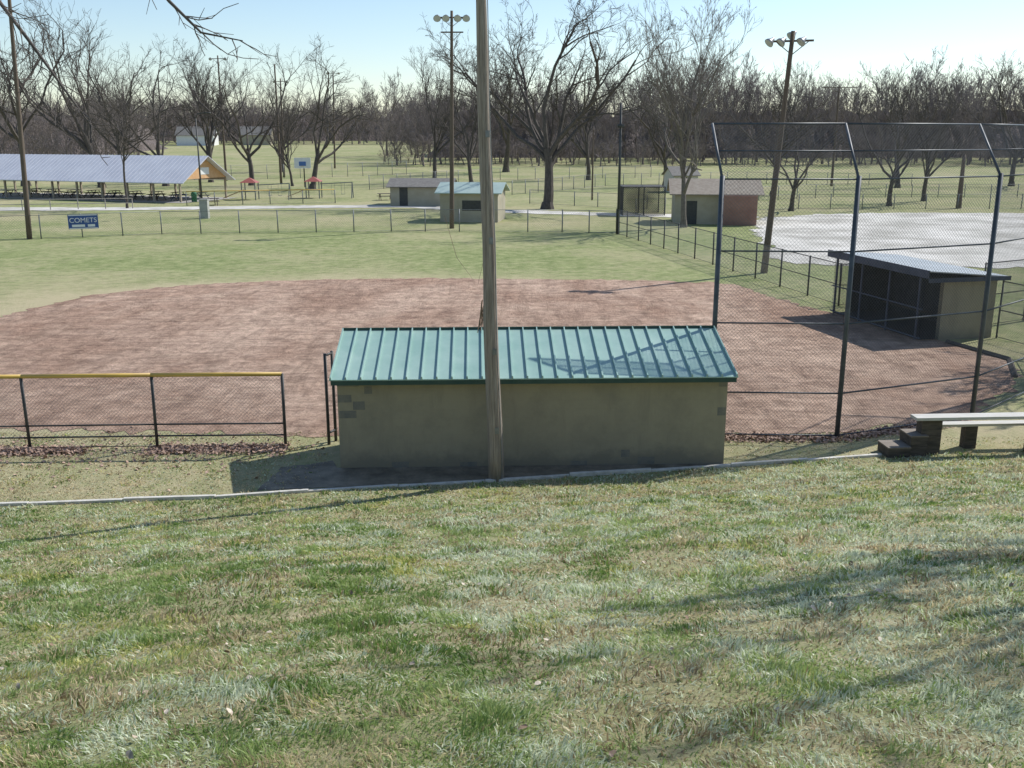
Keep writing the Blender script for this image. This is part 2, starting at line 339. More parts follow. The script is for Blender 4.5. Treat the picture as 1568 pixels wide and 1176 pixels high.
c=MB(); lbox(c,T2,.205,Ld-.205,-Dp+.202,-Dp+.225,.0,2.25); lbox(c,T2,Ld-.225,Ld-.203,-Dp+.23,-.02,.0,2.25); lbox(c,T2,.205,Ld-.23,-Dp+.23,.7,.014,.03)  # dark sheets on rear wall, far end and floor: interior shade painted as colour
kids.append(c.obj('interior_shade_panels',mat('navy_painted_shade',(.02,.025,.035),(.04,.045,.06))))
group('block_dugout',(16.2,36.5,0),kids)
fence('chain_link_fence',[(18.6,36.9),(19.3,34.2),(18.3,31.5),(16.6,29.6)],2.2,sp=2.2,ms=.07,wr=.0032,matp=DARK,matw=WIRE,midr=(1.1,))
fence('chain_link_fence',[(18.9,39),(24,42),(34,44)],2.6,sp=3,ms=.09,wr=.004,matp=DARK,matw=WIRE,midr=(1.3,))
t=MB()
for p,q in (((16.3,36.0),(17.2,33.0)),((17.2,33.0),(16.2,30.6))):
    t.tube([(*p,.05),(*q,.05)],.09,4)
t.obj('timber_edging',TIMD)
# ---------------------------------------------------------------- curb
cu=MB()
cx=np.linspace(-16,9.0,14)
for i in range(len(cx)-1):
    x0,x1=cx[i]+.012,cx[i+1]; y0,y1=np.interp(x0,CX,CY),np.interp(x1,CX,CY)
    dz=rng.normal(0,.014); dy=rng.normal(0,.012)
    cu.hexa([(x0,y0-.05+dy,-.15),(x1,y1-.05,-.15),(x1,y1+.05,-.15),(x0,y0+.05+dy,-.15),(x0,y0-.05+dy,.065+dz),(x1,y1-.05,.065+dz*.5),(x1,y1+.05,.065+dz*.5),(x0,y0+.05+dy,.065+dz)])
cu.obj('concrete_curb',CONC,bevel=.01)
pv=MB(); pv.face([(x,y,.012) for x,y in resample([(-5.6,20.3),(-3.9,20.5),(-.3,21.0),(5,22.0),(5,22.2),(-4.1,21.8),(-4.3,22.3),(-5.4,21.8)],.15,.02)])
pv.obj('bare_soil_strip',mat('bare_soil',(.12,.10,.07),(.26,.22,.16),scale=1.8,world=True,bump=.6,bscale=12,bdist=.04))
# ---------------------------------------------------------------- utility pole
up=MB()
pts=[];rd=[]
for i in range(15):
    z=-.3+i*.95; pts.append((-.36-.027*z+.015*math.sin(i*1.3),21.02,z)); rd.append((.178-.0068*z)*(1+.03*math.sin(i*2.1)))
up.tube(pts,rd,20)
k1=up.obj('pole_shaft',WOODP,True)
w=MB(); w.tube([(p[0]+.13,p[1]-r_*.75,p[2]) for i,(p,r_) in enumerate(zip(pts,rd))],.010,5)
for z in (1.2,3.0,5.4,7.6): w.box((-.36-.027*z+.06,21.02-.178+.0068*z-.003,z),(.09,.012,.14))
k2=w.obj('ground_wire_and_tags',GALV)
w=MB(); w.box((-.7,21.02,12.6),(2.4,.12,.14)); 
k3=w.obj('crossarm',WOODP)
w=MB(); w.tube([(-.55,21.15,5.2),(-.75,21.2,4.4),(-1.2,21.3,5.0),(-1.45,21.3,5.9)],.005,4)
for q in range(34): 
    x0=-.62+random.uniform(-.06,.06); w.tube([(x0,21.2,3.9+random.uniform(-.1,.2)),(x0+random.uniform(-.1,.12),21.2+random.uniform(-.05,.05),3.45+random.uniform(-.1,.1))],.006,3)
k4=w.obj('loose_wire_and_frayed_rope',mat('frayed_rope',(.25,.17,.12),(.35,.26,.18)))
group('utility_pole',(-.36,21.02,0),[k1,k2,k3,k4])
# ---------------------------------------------------------------- light poles
HOUS=mat('floodlight_housing',(.28,.28,.28),(.38,.38,.38),rough=.4,metal=.5); LENS=mat('lens_glass',(.40,.42,.44),(.5,.52,.54),rough=.2)
def light_pole(x,y,h,lean,arms,facing=(0,-1),r0=.2,sz=.30):
    p=MB(); n=8
    P=[(x+lean*i/n,y,-.2+z1(x,y)+(h+.2)*i/n) for i in range(n+1)]; zz0=z1(x,y)
    p.tube(P,[r0*(1-.45*i/n) for i in range(n+1)],10)
    ks=[p.obj('pole_shaft',WOODD,True)]
    a=MB();l=MB();lens=MB(); tx=x+lean
    for row in arms:
        zz=h-row[0]+zz0; half=row[1]; ux,uy=row[2]
        a.tube([(tx-ux*half,y-uy*half,zz),(tx+ux*half,y+uy*half,zz)],.06,6)
        a.tube([(tx-ux*half*.8,y-uy*half*.8,zz),(tx,y,zz-.7)],.025,5);a.tube([(tx+ux*half*.8,y+uy*half*.8,zz),(tx,y,zz-.7)],.025,5)
        for s_ in row[3]:
            bx,by=tx+ux*half*s_,y+uy*half*s_
            d=Vector((facing[0],facing[1],-.75)).normalized()
            c=Vector((bx,by,zz+.05))
            l.tube([c-d*sz*.6,c-d*sz*.35,c,c+d*sz*.45,c+d*sz*.75],[sz*.25,sz*.35,sz*.5,sz*.8,sz*.9],12)
            lens.tube([c+d*sz*.76,c+d*sz*.80],[sz*.84,sz*.8],12)
    ks.append(a.obj('crossarms',WOODD))
    if l.v: ks+= [l.obj('floodlight_housings',HOUS,True),lens.obj('floodlight_lenses',LENS)]
    return group('light_pole',(x,y,0),ks)
light_pole(-36,73.5,19,.7,[(1.0,1.4,(1,0),(-1,-.4,.4,1))])
light_pole(-5,82,17,.25,[(.5,1.15,(1,0),(-1,-.4,.4,1)),(1.6,.9,(1,0),())],sz=.34)
light_pole(14.2,55.1,12.9,.75,[(.5,1.1,(.95,-.3),(-1.0,-.45,.5)),(.15,.6,(.3,.95),(.9,))],facing=(-.8,-.3),r0=.2,sz=.30)
light_pole(-48.0,168,20,0,[(.5,1.2,(1,0),(-1,1))])
light_pole(-36.5,158,18,0,[(.5,.1,(1,0),())]); light_pole(-41,180,17,.3,[(.5,1.1,(1,0),(-1,1))])
light_pole(-38,215,20,.5,[(.5,1.2,(1,0),(-1,1))]); light_pole(9.5,118,8.5,0,[(.5,.1,(1,0),())],r0=.12)
light_pole(48,150,14.5,0,[(.3,2.6,(1,0),())]); light_pole(47,104.5,5.5,0,[(.1,.1,(1,0),())],r0=.3)
p=MB(); p.tube([(-29.3,94,-.1),(-29.3,94,9)],[.09,.06],8); p.tube([(-29.3,94,9),(-29.1,94,9.4),(-28.4,94,9.5)],.05,6); p.box((-28.2,94,9.48),(.6,.3,.15)); p.obj('street_lamp',DARK,True)
p=MB(); p.box((-28.5,92,.85),(.75,.6,1.7)); p.box((-28.5,92,1.74),(.85,.7,.07)); p.box((-28.5,91.69,1.0),(.5,.012,1.0)); p.obj('utility_cabinet',mat('cabinet_paint',(.33,.33,.30),(.42,.42,.38)),bevel=.02)
# ---------------------------------------------------------------- buildings
def gable(name,o,angd,L,Wd,h,rh,wall,roof,ov=.4,doors=(),gm=None):
    zb_=z1(*o); T_=local(o,math.radians(angd)); ks=[]
    T=lambda u,v,z:T_(u,v,z+zb_)
    w=MB(); lbox(w,T,0,L,0,.2,-.2,h); lbox(w,T,0,L,Wd-.2,Wd,-.2,h); lbox(w,T,0,.2,.2,Wd-.2,-.2,h); lbox(w,T,L-.2,L,.2,Wd-.2,-.2,h)
    ks.append(w.obj('walls',wall))
    g=MB()
    for u in (0.0,L-.15):
        b=len(g.v); g.v+=[T(u,0,h),T(u,Wd,h),T(u,Wd/2,h+rh-.02),T(u+.15,0,h),T(u+.15,Wd,h),T(u+.15,Wd/2,h+rh-.02)]
        g.f+=[(b,b+1,b+2),(b+5,b+4,b+3),(b,b+3,b+4,b+1),(b+1,b+4,b+5,b+2),(b+2,b+5,b+3,b)]
    ks.append(g.obj('gables',gm or wall))
    r=MB(); e=h-rh*ov/(Wd/2)
    for v0,v1 in ((-ov,Wd/2),(Wd+ov,Wd/2)):
        r.hexa([T(-ov,v0,e+.01),T(L+ov,v0,e+.01),T(L+ov,v1,h+rh+.01),T(-ov,v1,h+rh+.01),T(-ov,v0,e+.09),T(L+ov,v0,e+.09),T(L+ov,v1,h+rh+.09),T(-ov,v1,h+rh+.09)])
    ks.append(r.obj('roof',roof))
    if doors:
        d=MB()
        for u0,u1,z0,z1_ in doors: lbox(d,T,u0,u1,-.02,-.003,z0,z1_)
        ks.append(d.obj('door_and_window',DARK))
    return group(name,(*o,0),ks)
TAN=mat('tan_wall',(.36,.32,.23),(.42,.38,.29),scale=1,rough=.8)
GRF=mat('pale_green_roof',(.34,.43,.38),(.40,.49,.44),scale=1,rough=.4)
GYR=mat('grey_shingle_roof',(.13,.12,.11),(.2,.19,.17),scale=3)
RED=mat('red_brown_wall',(.25,.13,.10),(.32,.18,.14),scale=1)
gable('concession_building',(-6.4,88.3),-8,5.2,4.5,2.6,.7,TAN,GRF,.4,((2.0,4.2,1.0,1.9),))
gable('storage_shed',(-13.2,108),-3,6.5,5,2.1,.7,TAN,GYR,.4,((1,1.9,0,2.0),))
gable('restroom_building',(14.1,86.0),-6,7.0,5,2.7,1.0,TAN,mat('tan_roof',(.22,.18,.14),(.30,.26,.21)),.5,((1,1.9,0,2.0),),gm=RED)
bb=MB(); TT=local((18.0,84.9),math.radians(-6)); lbox(bb,TT,0,2.9,-.15,.5,-.1,2.5); bb.obj('brick_annex',RED)
gable('small_shed',(21.5,133),10,3.4,4,2.3,1.0,mat('pale_siding',(.5,.48,.42),(.58,.56,.5)),GYR,.3,((1,1.9,0,2.0),))
cg=MB();cw=MB()
for x in (10.6,12.6,14.6):
    for y in (95,99): cg.tube([(x,y,-.1),(x,y,2.7)],.06,6)
for y in (95,99): cg.tube([(10.6,y,2.7),(14.6,y,2.7)],.05,6)
for x in (10.6,12.6,14.6): cg.tube([(x,95,2.7),(x,99,2.7)],.05,6)
chain(cw,(10.6,95,0),(4,0,0),(0,0,2.7),.12,.022); chain(cw,(10.6,99,0),(4,0,0),(0,0,2.7),.12,.022); chain(cw,(10.6,95,0),(0,4,0),(0,0,2.7),.12,.022); chain(cw,(10.6,95,2.7),(4,0,0),(0,4,0),.12,.022)
group('batting_cage',(10.6,95,0),[cg.obj('frame',DARK),cw.obj('netting',DARK)])
# pavilion
T3=local((-37.7,113.5),math.radians(160)); ks=[]
PL,PW,ph,pr_=34,8.5,2.55,2.5
def T3b(u,v,z): return T3(u,-v,z)
r=MB()
for v0,v1 in ((-.7,PW/2),(PW+.7,PW/2)):
    e=ph-pr_*.7/(PW/2)
    r.hexa([T3b(-.9,v0,e),T3b(PL,v0,e),T3b(PL,v1,ph+pr_),T3b(-.9,v1,ph+pr_),T3b(-.9,v0,e+.08),T3b(PL,v0,e+.08),T3b(PL,v1,ph+pr_+.08),T3b(-.9,v1,ph+pr_+.08)])
ks.append(r.obj('metal_roof',mat('silver_metal_roof',(.50,.51,.56),(.62,.63,.67),scale=.4,rough=.45)))
r=MB()
for i in range(58):
    u=-.85+i*.6
    r.hexa([T3b(u,-.7,e+.085),T3b(u+.05,-.7,e+.085),T3b(u+.05,PW/2,ph+pr_+.085),T3b(u,PW/2,ph+pr_+.085),T3b(u,-.7,e+.12),T3b(u+.05,-.7,e+.12),T3b(u+.05,PW/2,ph+pr_+.12),T3b(u,PW/2,ph+pr_+.12)])
ks.append(r.obj('roof_ribs',mat('roof_rib',(.48,.49,.54),(.56,.57,.62),rough=.45)))
g=MB()
for u in (-.1,.1): g.v+=[T3b(u,0,ph),T3b(u,PW,ph),T3b(u,PW/2,ph+pr_-.05)]
g.f=[(0,1,2),(5,4,3),(0,3,4,1),(1,4,5,2),(2,5,3,0)]
ks.append(g.obj('gable_end',mat('orange_tan_boards',(.58,.33,.16),(.66,.42,.22),scale=2)))
g=MB(); g.hexa([T3b(-.13,3.4,3.0),T3b(-.13,5.2,3.0),T3b(-.11,5.2,3.0),T3b(-.11,3.4,3.0),T3b(-.13,3.4,3.8),T3b(-.13,5.2,3.8),T3b(-.11,5.2,3.8),T3b(-.11,3.4,3.8)]); ks.append(g.obj('gable_sign',WHITE))
g=MB()
for i in range(10):
    for v in (0,PW):
        u=i*3.7; lbox(g,T3b,u,u+.2,v-.1,v+.1,-.1,ph)
for v in (0,PW): lbox(g,T3b,0,PL,v-.06,v+.06,ph-.3,ph-.02)
ks.append(g.obj('posts_and_beams',mat('post_wood',(.30,.25,.18),(.4,.34,.26))))
g=MB(); g.face([T3b(-1,-1,.03),T3b(-1,PW+1,.03),T3b(PL,PW+1,.03),T3b(PL,-1,.03)]); ks.append(g.obj('slab',PAV))
group('picnic_pavilion',(-37.7,113.5,0),ks)
def picnic(x,y,rz,m):
    p=MB(); T=local((x,y),rz)
    lbox(p,T,-.9,.9,-.38,.38,.73,.78); lbox(p,T,-.9,.9,-.85,-.6,.43,.47); lbox(p,T,-.9,.9,.6,.85,.43,.47)
    for u in (-.65,.65):
        p.tube([T(u,-.75,0.02),T(u,-.2,.73)],.04,4); p.tube([T(u,.75,0.02),T(u,.2,.73)],.04,4); p.tube([T(u,-.8,.4),T(u,.8,.4)],.035,4)
    p.obj('picnic_table',m)
BLU=mat('dark_blue_table',(.03,.05,.10),(.05,.07,.13)); 
for i in range(9):
    for v in (2.2,6):
        q=T3b(2+i*3.2,v,0); picnic(q[0],q[1],math.radians(70)+random.uniform(-.1,.1),TIMD if i%3 else BLU)
for q in ((-33,109),(-15,118),(-12.5,119)): picnic(*q,.3,TIMD)
p=MB(); p.tube([(-36.6,114.6,0),(-36.6,114.6,.9),(-36.6,114.6,.95),(-36.6,114.6,1.15)],[.3,.33,.35,.2],12); p.obj('trash_can',mat('green_bin',(.02,.12,.06),(.03,.15,.08)),True)
rl=MB()
for i in range(8):
    q=(-58+i*2.6,100+i*.6); rl.tube([(*q,-.1),(*q,1.1)],.05,6)
rl.tube([(-58,100,1.08),(-58+18.2,104.2,1.08)],.04,5);rl.tube([(-58,100,.6),(-58+18.2,104.2,.6)],.04,5); rl.obj('pavilion_railing',TIMB)
ORG=mat('faded_orange_plastic',(.46,.22,.10),(.52,.28,.14),rough=.5); RDP=mat('faded_red_plastic',(.32,.09,.07),(.38,.12,.09),rough=.5)
def playset(x,y):
    f=MB(); 
    for dx in (0,1.6):
        for dy in (0,1.6): f.tube([(x+dx,y+dy,-.1),(x+dx,y+dy,2.1)],.07,6)
    f.box((x+.8,y+.8,1.0),(1.6,1.6,.1)); f.tube([(x+1.6,y+.8,1.7),(x+5.5,y+.8,1.9)],.06,6); f.tube([(x+5.5,y+.1,-.1),(x+5.5,y+.8,1.9),(x+5.5,y+1.5,-.1)],.06,6)
    for q in (3,4.2): f.tube([(x+q,y+.6,1.85),(x+q,y+.6,.5)],.015,4); f.tube([(x+q+.4,y+.6,1.85),(x+q+.4,y+.6,.5)],.015,4); f.box((x+q+.2,y+.6,.5),(.45,.2,.04))
    rf_=MB(); rf_.v=[(x-.2,y-.2,2.0),(x+1.8,y-.2,2.0),(x+1.8,y+1.8,2.0),(x-.2,y+1.8,2.0),(x+.8,y+.8,2.6)]; rf_.f=[(0,1,4),(1,2,4),(2,3,4),(3,0,4),(3,2,1,0)]
    s_=MB(); s_.hexa([(x-2.4,y+.4,.15),(x,y+.4,1.1),(x,y+1.2,1.1),(x-2.4,y+1.2,.15),(x-2.4,y+.4,.22),(x,y+.4,1.17),(x,y+1.2,1.17),(x-2.4,y+1.2,.22)])
    group('playground_set',(x,y,0),[f.obj('frame_and_swings',GALV),rf_.obj('canopy',RDP),s_.obj('slide',ORG)])
playset(-32,118); playset(-25,121)
p=MB(); q=MB(); q.box((-30.5,146.1,3.5),(2.4,.06,1.5)); s_=MB(); s_.box((-30.5,146.05,3.4),(1.0,.04,.6))
p.tube([(-30.5,147,-.1),(-30.5,147,3.0),(-30.5,146.2,3.3)],.09,8)
rg=MB(); rg.tube([(-30.5+.25*math.cos(t_),145.75+.25*math.sin(t_),3.05) for t_ in np.linspace(0,6.28,12)],.02,4)
group('basketball_hoop',(-30.5,147,0),[p.obj('post',DARK,True),q.obj('backboard',WHITE),s_.obj('target_square',mat('blue_paint',(.08,.16,.4),(.1,.2,.45))),rg.obj('rim',YEL)])
sx,sy=-32.4,74.75; rot=math.atan2(77.2-72.5,10.4)
Ts=local((sx,sy),rot); p=MB(); lbox(p,Ts,-1.05,1.05,-.1,-.07,.65,1.72); k1=p.obj('sign_panel',mat('blue_sign',(.03,.08,.25),(.04,.10,.30),rough=.4))
p=MB(); lbox(p,Ts,-1.0,1.0,-.106,-.1005,.67,.73); lbox(p,Ts,-1.0,1.0,-.106,-.1005,1.64,1.70); lbox(p,Ts,-.8,.1,-.106,-.1005,.80,.98); lbox(p,Ts,.3,.8,-.106,-.1005,.80,.98); k2=p.obj('white_bands',WHITE)
tc=bpy.data.curves.new('lettering','FONT'); tc.body='COMETS'; tc.size=.5; tc.align_x='CENTER'; tc.extrude=.003; to=bpy.data.objects.new('lettering',tc); COL.objects.link(to)
to.location=Ts(0,-.108,1.13); to.rotation_euler=(math.pi/2,0,rot); tc.materials.append(WHITE)
group('team_sign',(sx,sy,0),[k1,k2,to])
gable('farm_house',(-128,385),5,14,9,4,3,WHITE,GYR,.5)
gable('farm_house',(-106,392),5,12,9,4,3,TAN,GYR,.5)
# ---------------------------------------------------------------- bench and steps
p=MB();q=MB()
p.box((11.6,22.95,.93),(3.7,.36,.07),.06); p.box((12.2,23.4,.62),(3.2,.28,.06),.06)
q.box((10.2,22.95,.42),(.5,.30,.94),.06); q.box((12.9,22.95,.42),(.5,.30,.94),.06); q.box((11.4,23.38,.28),(.3,.24,.61),.06)
group('wooden_bench',(11,22.95,0),[p.obj('seat_planks',mat('pale_bench_plank',(.48,.46,.41),(.6,.58,.53),scale=5,stretch=(.5,4,4),bump=.2)),q.obj('block_supports',TIMD)])
p=MB(); p.box((9.35,22.85,.10),(.55,.6,.26),.06); p.box((9.85,22.95,.24),(.42,.6,.5),.06)
p2=MB(); p2.box((9.35,22.85,.245),(.57,.62,.03),.06); p2.box((9.85,22.95,.505),(.44,.62,.03),.06)
group('timber_steps',(9.5,22.9,0),[p.obj('risers',TIMD),p2.obj('treads',mat('tread_timber',(.16,.13,.10),(.26,.22,.18),scale=6,stretch=(.4,3,3)))])
# ---------------------------------------------------------------- trees
BARK=mat('grey_bark',(.065,.055,.048),(.13,.11,.095),scale=4,rough=.95,stretch=(2,2,.5))
BARKD=mat('hazed_distant_bark',(.17,.14,.13),(.26,.22,.20),scale=.3,rough=1)  # lighter bark for far trees: distance haze mixed into the colour
def rdir(d,ang):
    a=d.orthogonal().normalized()
    phi=random.uniform(0,6.283); b=d.cross(a); r_=a*math.cos(phi)+b*math.sin(phi)
    return (d*math.cos(ang)+r_*math.sin(ang)).normalized()
def tree_mesh(seed,H,trunk_frac=.3,limbs=7,levels=4,angle=.75,up=.10,minr=.012,tr=.3,kids=(6,6,5,4)):
    st=random.getstate(); random.seed(seed); mb=MB()
    def grow(p,d,L,r,lv):
        n=(7,6,5,4,3,3)[lv]; pts=[p.copy()];rad=[r]; dd=d.copy(); wob=(.06,.2,.24,.26,.28,.3)[lv]
        endr=max(minr*.6,r*(.42 if lv else .6))
        for i in range(n):
            dd=(dd+Vector((random.gauss(0,wob),random.gauss(0,wob),random.gauss(0,wob*.7)+up)))
            dd.normalize(); p=p+dd*(L/n); pts.append(p.copy()); rad.append(r+(endr-r)*(i+1)/n)
        mb.tube(pts,rad,(9,6,5,3,3,3)[lv],cap=False)
        if lv>=levels: return
        nk=limbs if lv==0 else kids[lv-1]
        for k in range(nk):
            f=(random.uniform(.55,1) if lv==0 else random.uniform(.25,1)) if k else 1.0
            i=f*n; i0=min(int(i),n-1); q=pts[i0].lerp(pts[i0+1],i-i0); rr=rad[i0]
            base=(pts[i0+1]-pts[i0]).normalized()
            an=random.uniform(.5,1.15)*angle*(.55 if k==0 else 1)
            nd=rdir(base,an)
            if nd.z<-.15: nd.z*=-.3; nd.normalize()
            if lv==0: l2=H*random.uniform(.34,.58)
            else: l2=L*random.uniform(.38,.7)*(1.15-.5*f)
            grow(q,nd,l2,max(minr,rr*random.uniform(.45,.7)),lv+1)
    grow(Vector((0,0,-.3)),Vector((random.gauss(0,.05),random.gauss(0,.05),1)).normalized(),H*trunk_frac,tr,0)
    mb.tube([(0,0,-.4),(0,0,.1),(0,0,.7)],[tr*1.6,tr*1.3,tr*.98],9,cap=False)
    zmax=max(v[2] for v in mb.v); k=H/zmax
    mb.v=[(v[0]*k,v[1]*k,v[2]*k) for v in mb.v]
    random.setstate(st); return mb
def mesh_of(mb,name,m):
    me=bpy.data.meshes.new(name); me.from_pydata(mb.v,[],mb.f); me.update(); me.materials.append(m); return me
V4=[mesh_of(tree_mesh(100+i,20,trunk_frac=.26+.05*(i%2),limbs=(6,8,5,7,6)[i],levels=4,angle=(.75,.6,.9,.7,.65)[i],up=(.08,.12,.05,.1,.1)[i],minr=.016,tr=.38,kids=(6,6,5,4)),'bare_tree_mesh',BARK) for i in range(5)]
def put(name,me,x,y,h,base=20.0,wide=1.0,rz=None,tilt=0):
    o=bpy.data.objects.new(name,me); COL.objects.link(o); s_=h/base
    o.location=(x,y,z1(x,y)-.05); o.scale=(s_*wide,s_*wide,s_); o.rotation_euler=(0,tilt,random.uniform(0,6.28) if rz is None else rz); return o
TL=[(-73,150,29,0,1),(-60,146,28,1,1),(-52,150,22,2,1),(-48.8,162,22,3,.9),(-39.6,152,21,0,1),(-28.4,142,21,2,1),(-33,150,15,1,.8),(-12.5,160,24,1,.9),(-6.2,153,20,3,.9),(-1.2,200,28,4,1),
    (33,126,17,4,1),(28.4,101,13,2,1),(41,108,14,0,1),(48,116,14.5,3,1),(23,150,19,0,1),(13,170,20,3,1),(-80,128,24,4,1),(-90,160,28,2,1),(-68,175,25,3,1),(56,145,18,4,1),(75,150,20,0,1),(-57,190,24,4,1),(-46,200,22,1,1)]
for x,y,h,i,w in TL: put('bare_tree',V4[i],x,y,h,wide=w,tilt=random.gauss(0,.05))
big=mesh_of(tree_mesh(9,22,trunk_frac=.27,limbs=9,levels=5,angle=.72,up=.07,minr=.014,tr=.5,kids=(6,5,5,4)),'big_tree_mesh',BARK); put('bare_tree',big,3.7,103.8,22.5,base=22,wide=1.05)
fan=mesh_of(tree_mesh(21,19,trunk_frac=.3,limbs=11,levels=5,angle=.42,up=.13,minr=.012,tr=.3,kids=(6,5,4,4)),'fan_tree_mesh',mat('pale_bark',(.13,.11,.095),(.20,.175,.15),scale=4,rough=.95)); put('bare_tree',fan,14.4,83.0,18.8,base=19,wide=.9)
thin=mesh_of(tree_mesh(33,16,trunk_frac=.6,limbs=18,levels=3,angle=1.0,up=.05,minr=.014,tr=.2,kids=(8,7,4)),'slender_tree_mesh',BARK); put('bare_tree',thin,-40.5,104.5,16.5,base=16,wide=.8)
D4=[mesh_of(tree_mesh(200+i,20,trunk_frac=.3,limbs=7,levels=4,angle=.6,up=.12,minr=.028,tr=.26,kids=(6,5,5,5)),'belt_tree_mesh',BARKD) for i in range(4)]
kk=[]
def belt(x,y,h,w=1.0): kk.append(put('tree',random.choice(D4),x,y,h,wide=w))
def gap(pxr): return -.37<pxr<-.13
for y0,hh,st in ((238,19,4.6),(250,21,4.6),(266,23,5),(284,26,5.5)):
    x=-.75*y0
    while x<.75*y0:
        yy=y0+random.uniform(-8,8); pr=x/yy
        if not gap(pr): belt(x,yy,hh*random.uniform(.6,1.2)*(.80 if pr<.02 else 1),random.uniform(.75,1.15))
        x+=st*random.uniform(.4,1.7)
x=-180
while x<185:
    yy=random.uniform(222,240)
    if not gap(x/yy): belt(x,yy,random.uniform(2.5,8.5),random.uniform(1.2,2.1))
    x+=random.uniform(.7,1.7)
x=-330
while x<-20:
    for yy in (410,430,450): belt(x+random.uniform(-3,3),yy+random.uniform(-6,6),random.uniform(14,22),1.2)
    belt(x,403,random.uniform(5,9),2.2)
    x+=random.uniform(4,8)
cm=MB()
def canopy(x0,x1,y0,y1,h,n,m_):
    bx=len(cm.v)
    for j in range(m_+1):
        for i in range(n+1):
            x=x0+(x1-x0)*i/n+random.uniform(-1,1); y=y0+(y1-y0)*j/m_
            ed=min(1,min(i,n-i)/4)
            zz=z1(x,y)+(h*(.55+.45*min(1,j/2))*random.uniform(.72,1.12)*ed-.5 if 0<j<m_ else -.5)
            cm.v.append((x,y,zz))
    for j in range(m_):
        for i in range(n):
            a0=bx+j*(n+1)+i; cm.f.append((a0,a0+1,a0+n+2,a0+n+1))
canopy(-24,260,272,340,12,150,8); canopy(-260,-118,290,350,10,80,8); canopy(-380,0,455,520,11,160,8)
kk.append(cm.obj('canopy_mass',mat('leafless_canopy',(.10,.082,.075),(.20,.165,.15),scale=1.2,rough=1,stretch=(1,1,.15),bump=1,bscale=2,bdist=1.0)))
group('distant_tree_belt',(0,280,0),kk)
sh=mesh_of(tree_mesh(55,12,trunk_frac=.35,limbs=9,levels=4,angle=.7,up=.08,minr=.025,tr=.36,kids=(6,6,5,4)),'shade_tree_mesh',BARK)
put('shade_tree',sh,12.9,10.2,12.0,base=12,wide=.72)
put('shade_tree',sh,15.2,9.6,13.0,base=12,wide=.8,rz=2.0)
put('shade_tree',sh,27,36.5,13,base=12,rz=1.0,wide=.9)
# overhanging tree at left
ob=MB(); zt=z1(-9,9.5)
ob.tube([(-9,9.7,zt-.3),(-8.9,9.7,zt+2),(-8.6,9.7,7.5),(-8.2,9.8,10)],[.32,.25,.22,.16],10)
LA=[(-8.7,9.7,7.6),(-6.6,9.7,9.5),(-4.9,9.6,9.05),(-4.45,9.5,8.45),(-4.15,9.4,8.05),(-3.85,9.3,7.65)]
LB=[(-8.3,9.8,9.6),(-5.6,9.9,10.3),(-3.7,9.8,9.4),(-3.15,9.6,8.78),(-2.85,9.5,8.5),(-2.45,9.4,8.42)]
LC=[(-6.6,9.7,9.5),(-5.4,9.9,9.0),(-4.9,9.8,8.4),(-4.7,9.7,7.9)]
random.seed(4)
def twigs(P,r0,cnt):
    ob.tube(P,[r0*(1-.8*i/(len(P)-1)) for i in range(len(P))],6,cap=False)
    for k in range(cnt):
        f=random.uniform(.35,1)*(len(P)-1); i=min(int(f),len(P)-2); a_=Vector(P[i]).lerp(Vector(P[i+1]),f-i)
        d=(Vector(P[i+1])-Vector(P[i])).normalized(); d=rdir(d,random.uniform(.4,1.0)); L=random.uniform(.2,.6)
        pts=[a_]; 
        for _ in range(4):
            d=(d+Vector((random.gauss(0,.2),random.gauss(0,.2),random.gauss(0,.2)))).normalized(); pts.append(pts[-1]+d*L/4)
        ob.tube(pts,[.006,.005,.004,.0035,.003],4,cap=False)
        for _ in range(2):
            q=pts[random.randint(1,3)]; dd=rdir(d,.7); ob.tube([q,q+dd*random.uniform(.08,.2)],[.004,.0025],3,cap=False)
twigs(LA,.03,16);twigs(LB,.03,16);twigs(LC,.018,8)
ob.obj('overhanging_tree',BARK,True)
# ---------------------------------------------------------------- grass blades
def vnoise(X,Y,sc,seed,oct=3):
    r=np.random.default_rng(seed); out=0;amp=1;tot=0
    for o in range(oct):
        g_=r.random((128,128)); x=(X/sc+500)%127; y=(Y/sc+500)%127
        xi=x.astype(int);yi=y.astype(int);fx=x-xi;fy=y-yi;fx=fx*fx*(3-2*fx);fy=fy*fy*(3-2*fy)
        v=(g_[yi,xi]*(1-fx)+g_[yi,(xi+1)%128]*fx)*(1-fy)+(g_[(yi+1)%128,xi]*(1-fx)+g_[(yi+1)%128,(xi+1)%128]*fx)*fy
        out=out+v*amp;tot+=amp;amp*=.55;sc*=.5
    return out/tot
NB=470000
u=rng.random(NB); y0_,y1_=2.4,25.2
Yb=(math.sqrt(y0_)+u*(math.sqrt(y1_)-math.sqrt(y0_)))**2
Xb=(rng.random(NB)*2-1)*(.58*Yb+1.4)
yc=np.interp(Xb,CX,CY)
keep=np.ones(NB,bool)
beyond=Yb>yc
keep&=~(beyond&(Yb>24.6)) ; keep&=~(beyond&(Xb>-4.4)&(Xb<5.2)) ; keep&=~(beyond&(Xb>5)&(Yb>24.2))
keep&=~(abs(Yb-yc)<.05)
keep&=~(beyond&(rng.random(NB)<.2))
keep&=~(beyond&(Xb>-5.6)&(rng.random(NB)<.6))
n_w=vnoise(Xb,Yb,.9,5,4); keep&=~((n_w<.36)&(rng.random(NB)<.5))
Xb,Yb,beyond,n_w=Xb[keep],Yb[keep],beyond[keep],n_w[keep]; NB=len(Xb)
Zb=zg(Xb,Yb)
wX=Xb+.25*vnoise(Xb,Yb,.6,31,2); wY=Yb+.25*vnoise(Xb,Yb,.6,32,2)
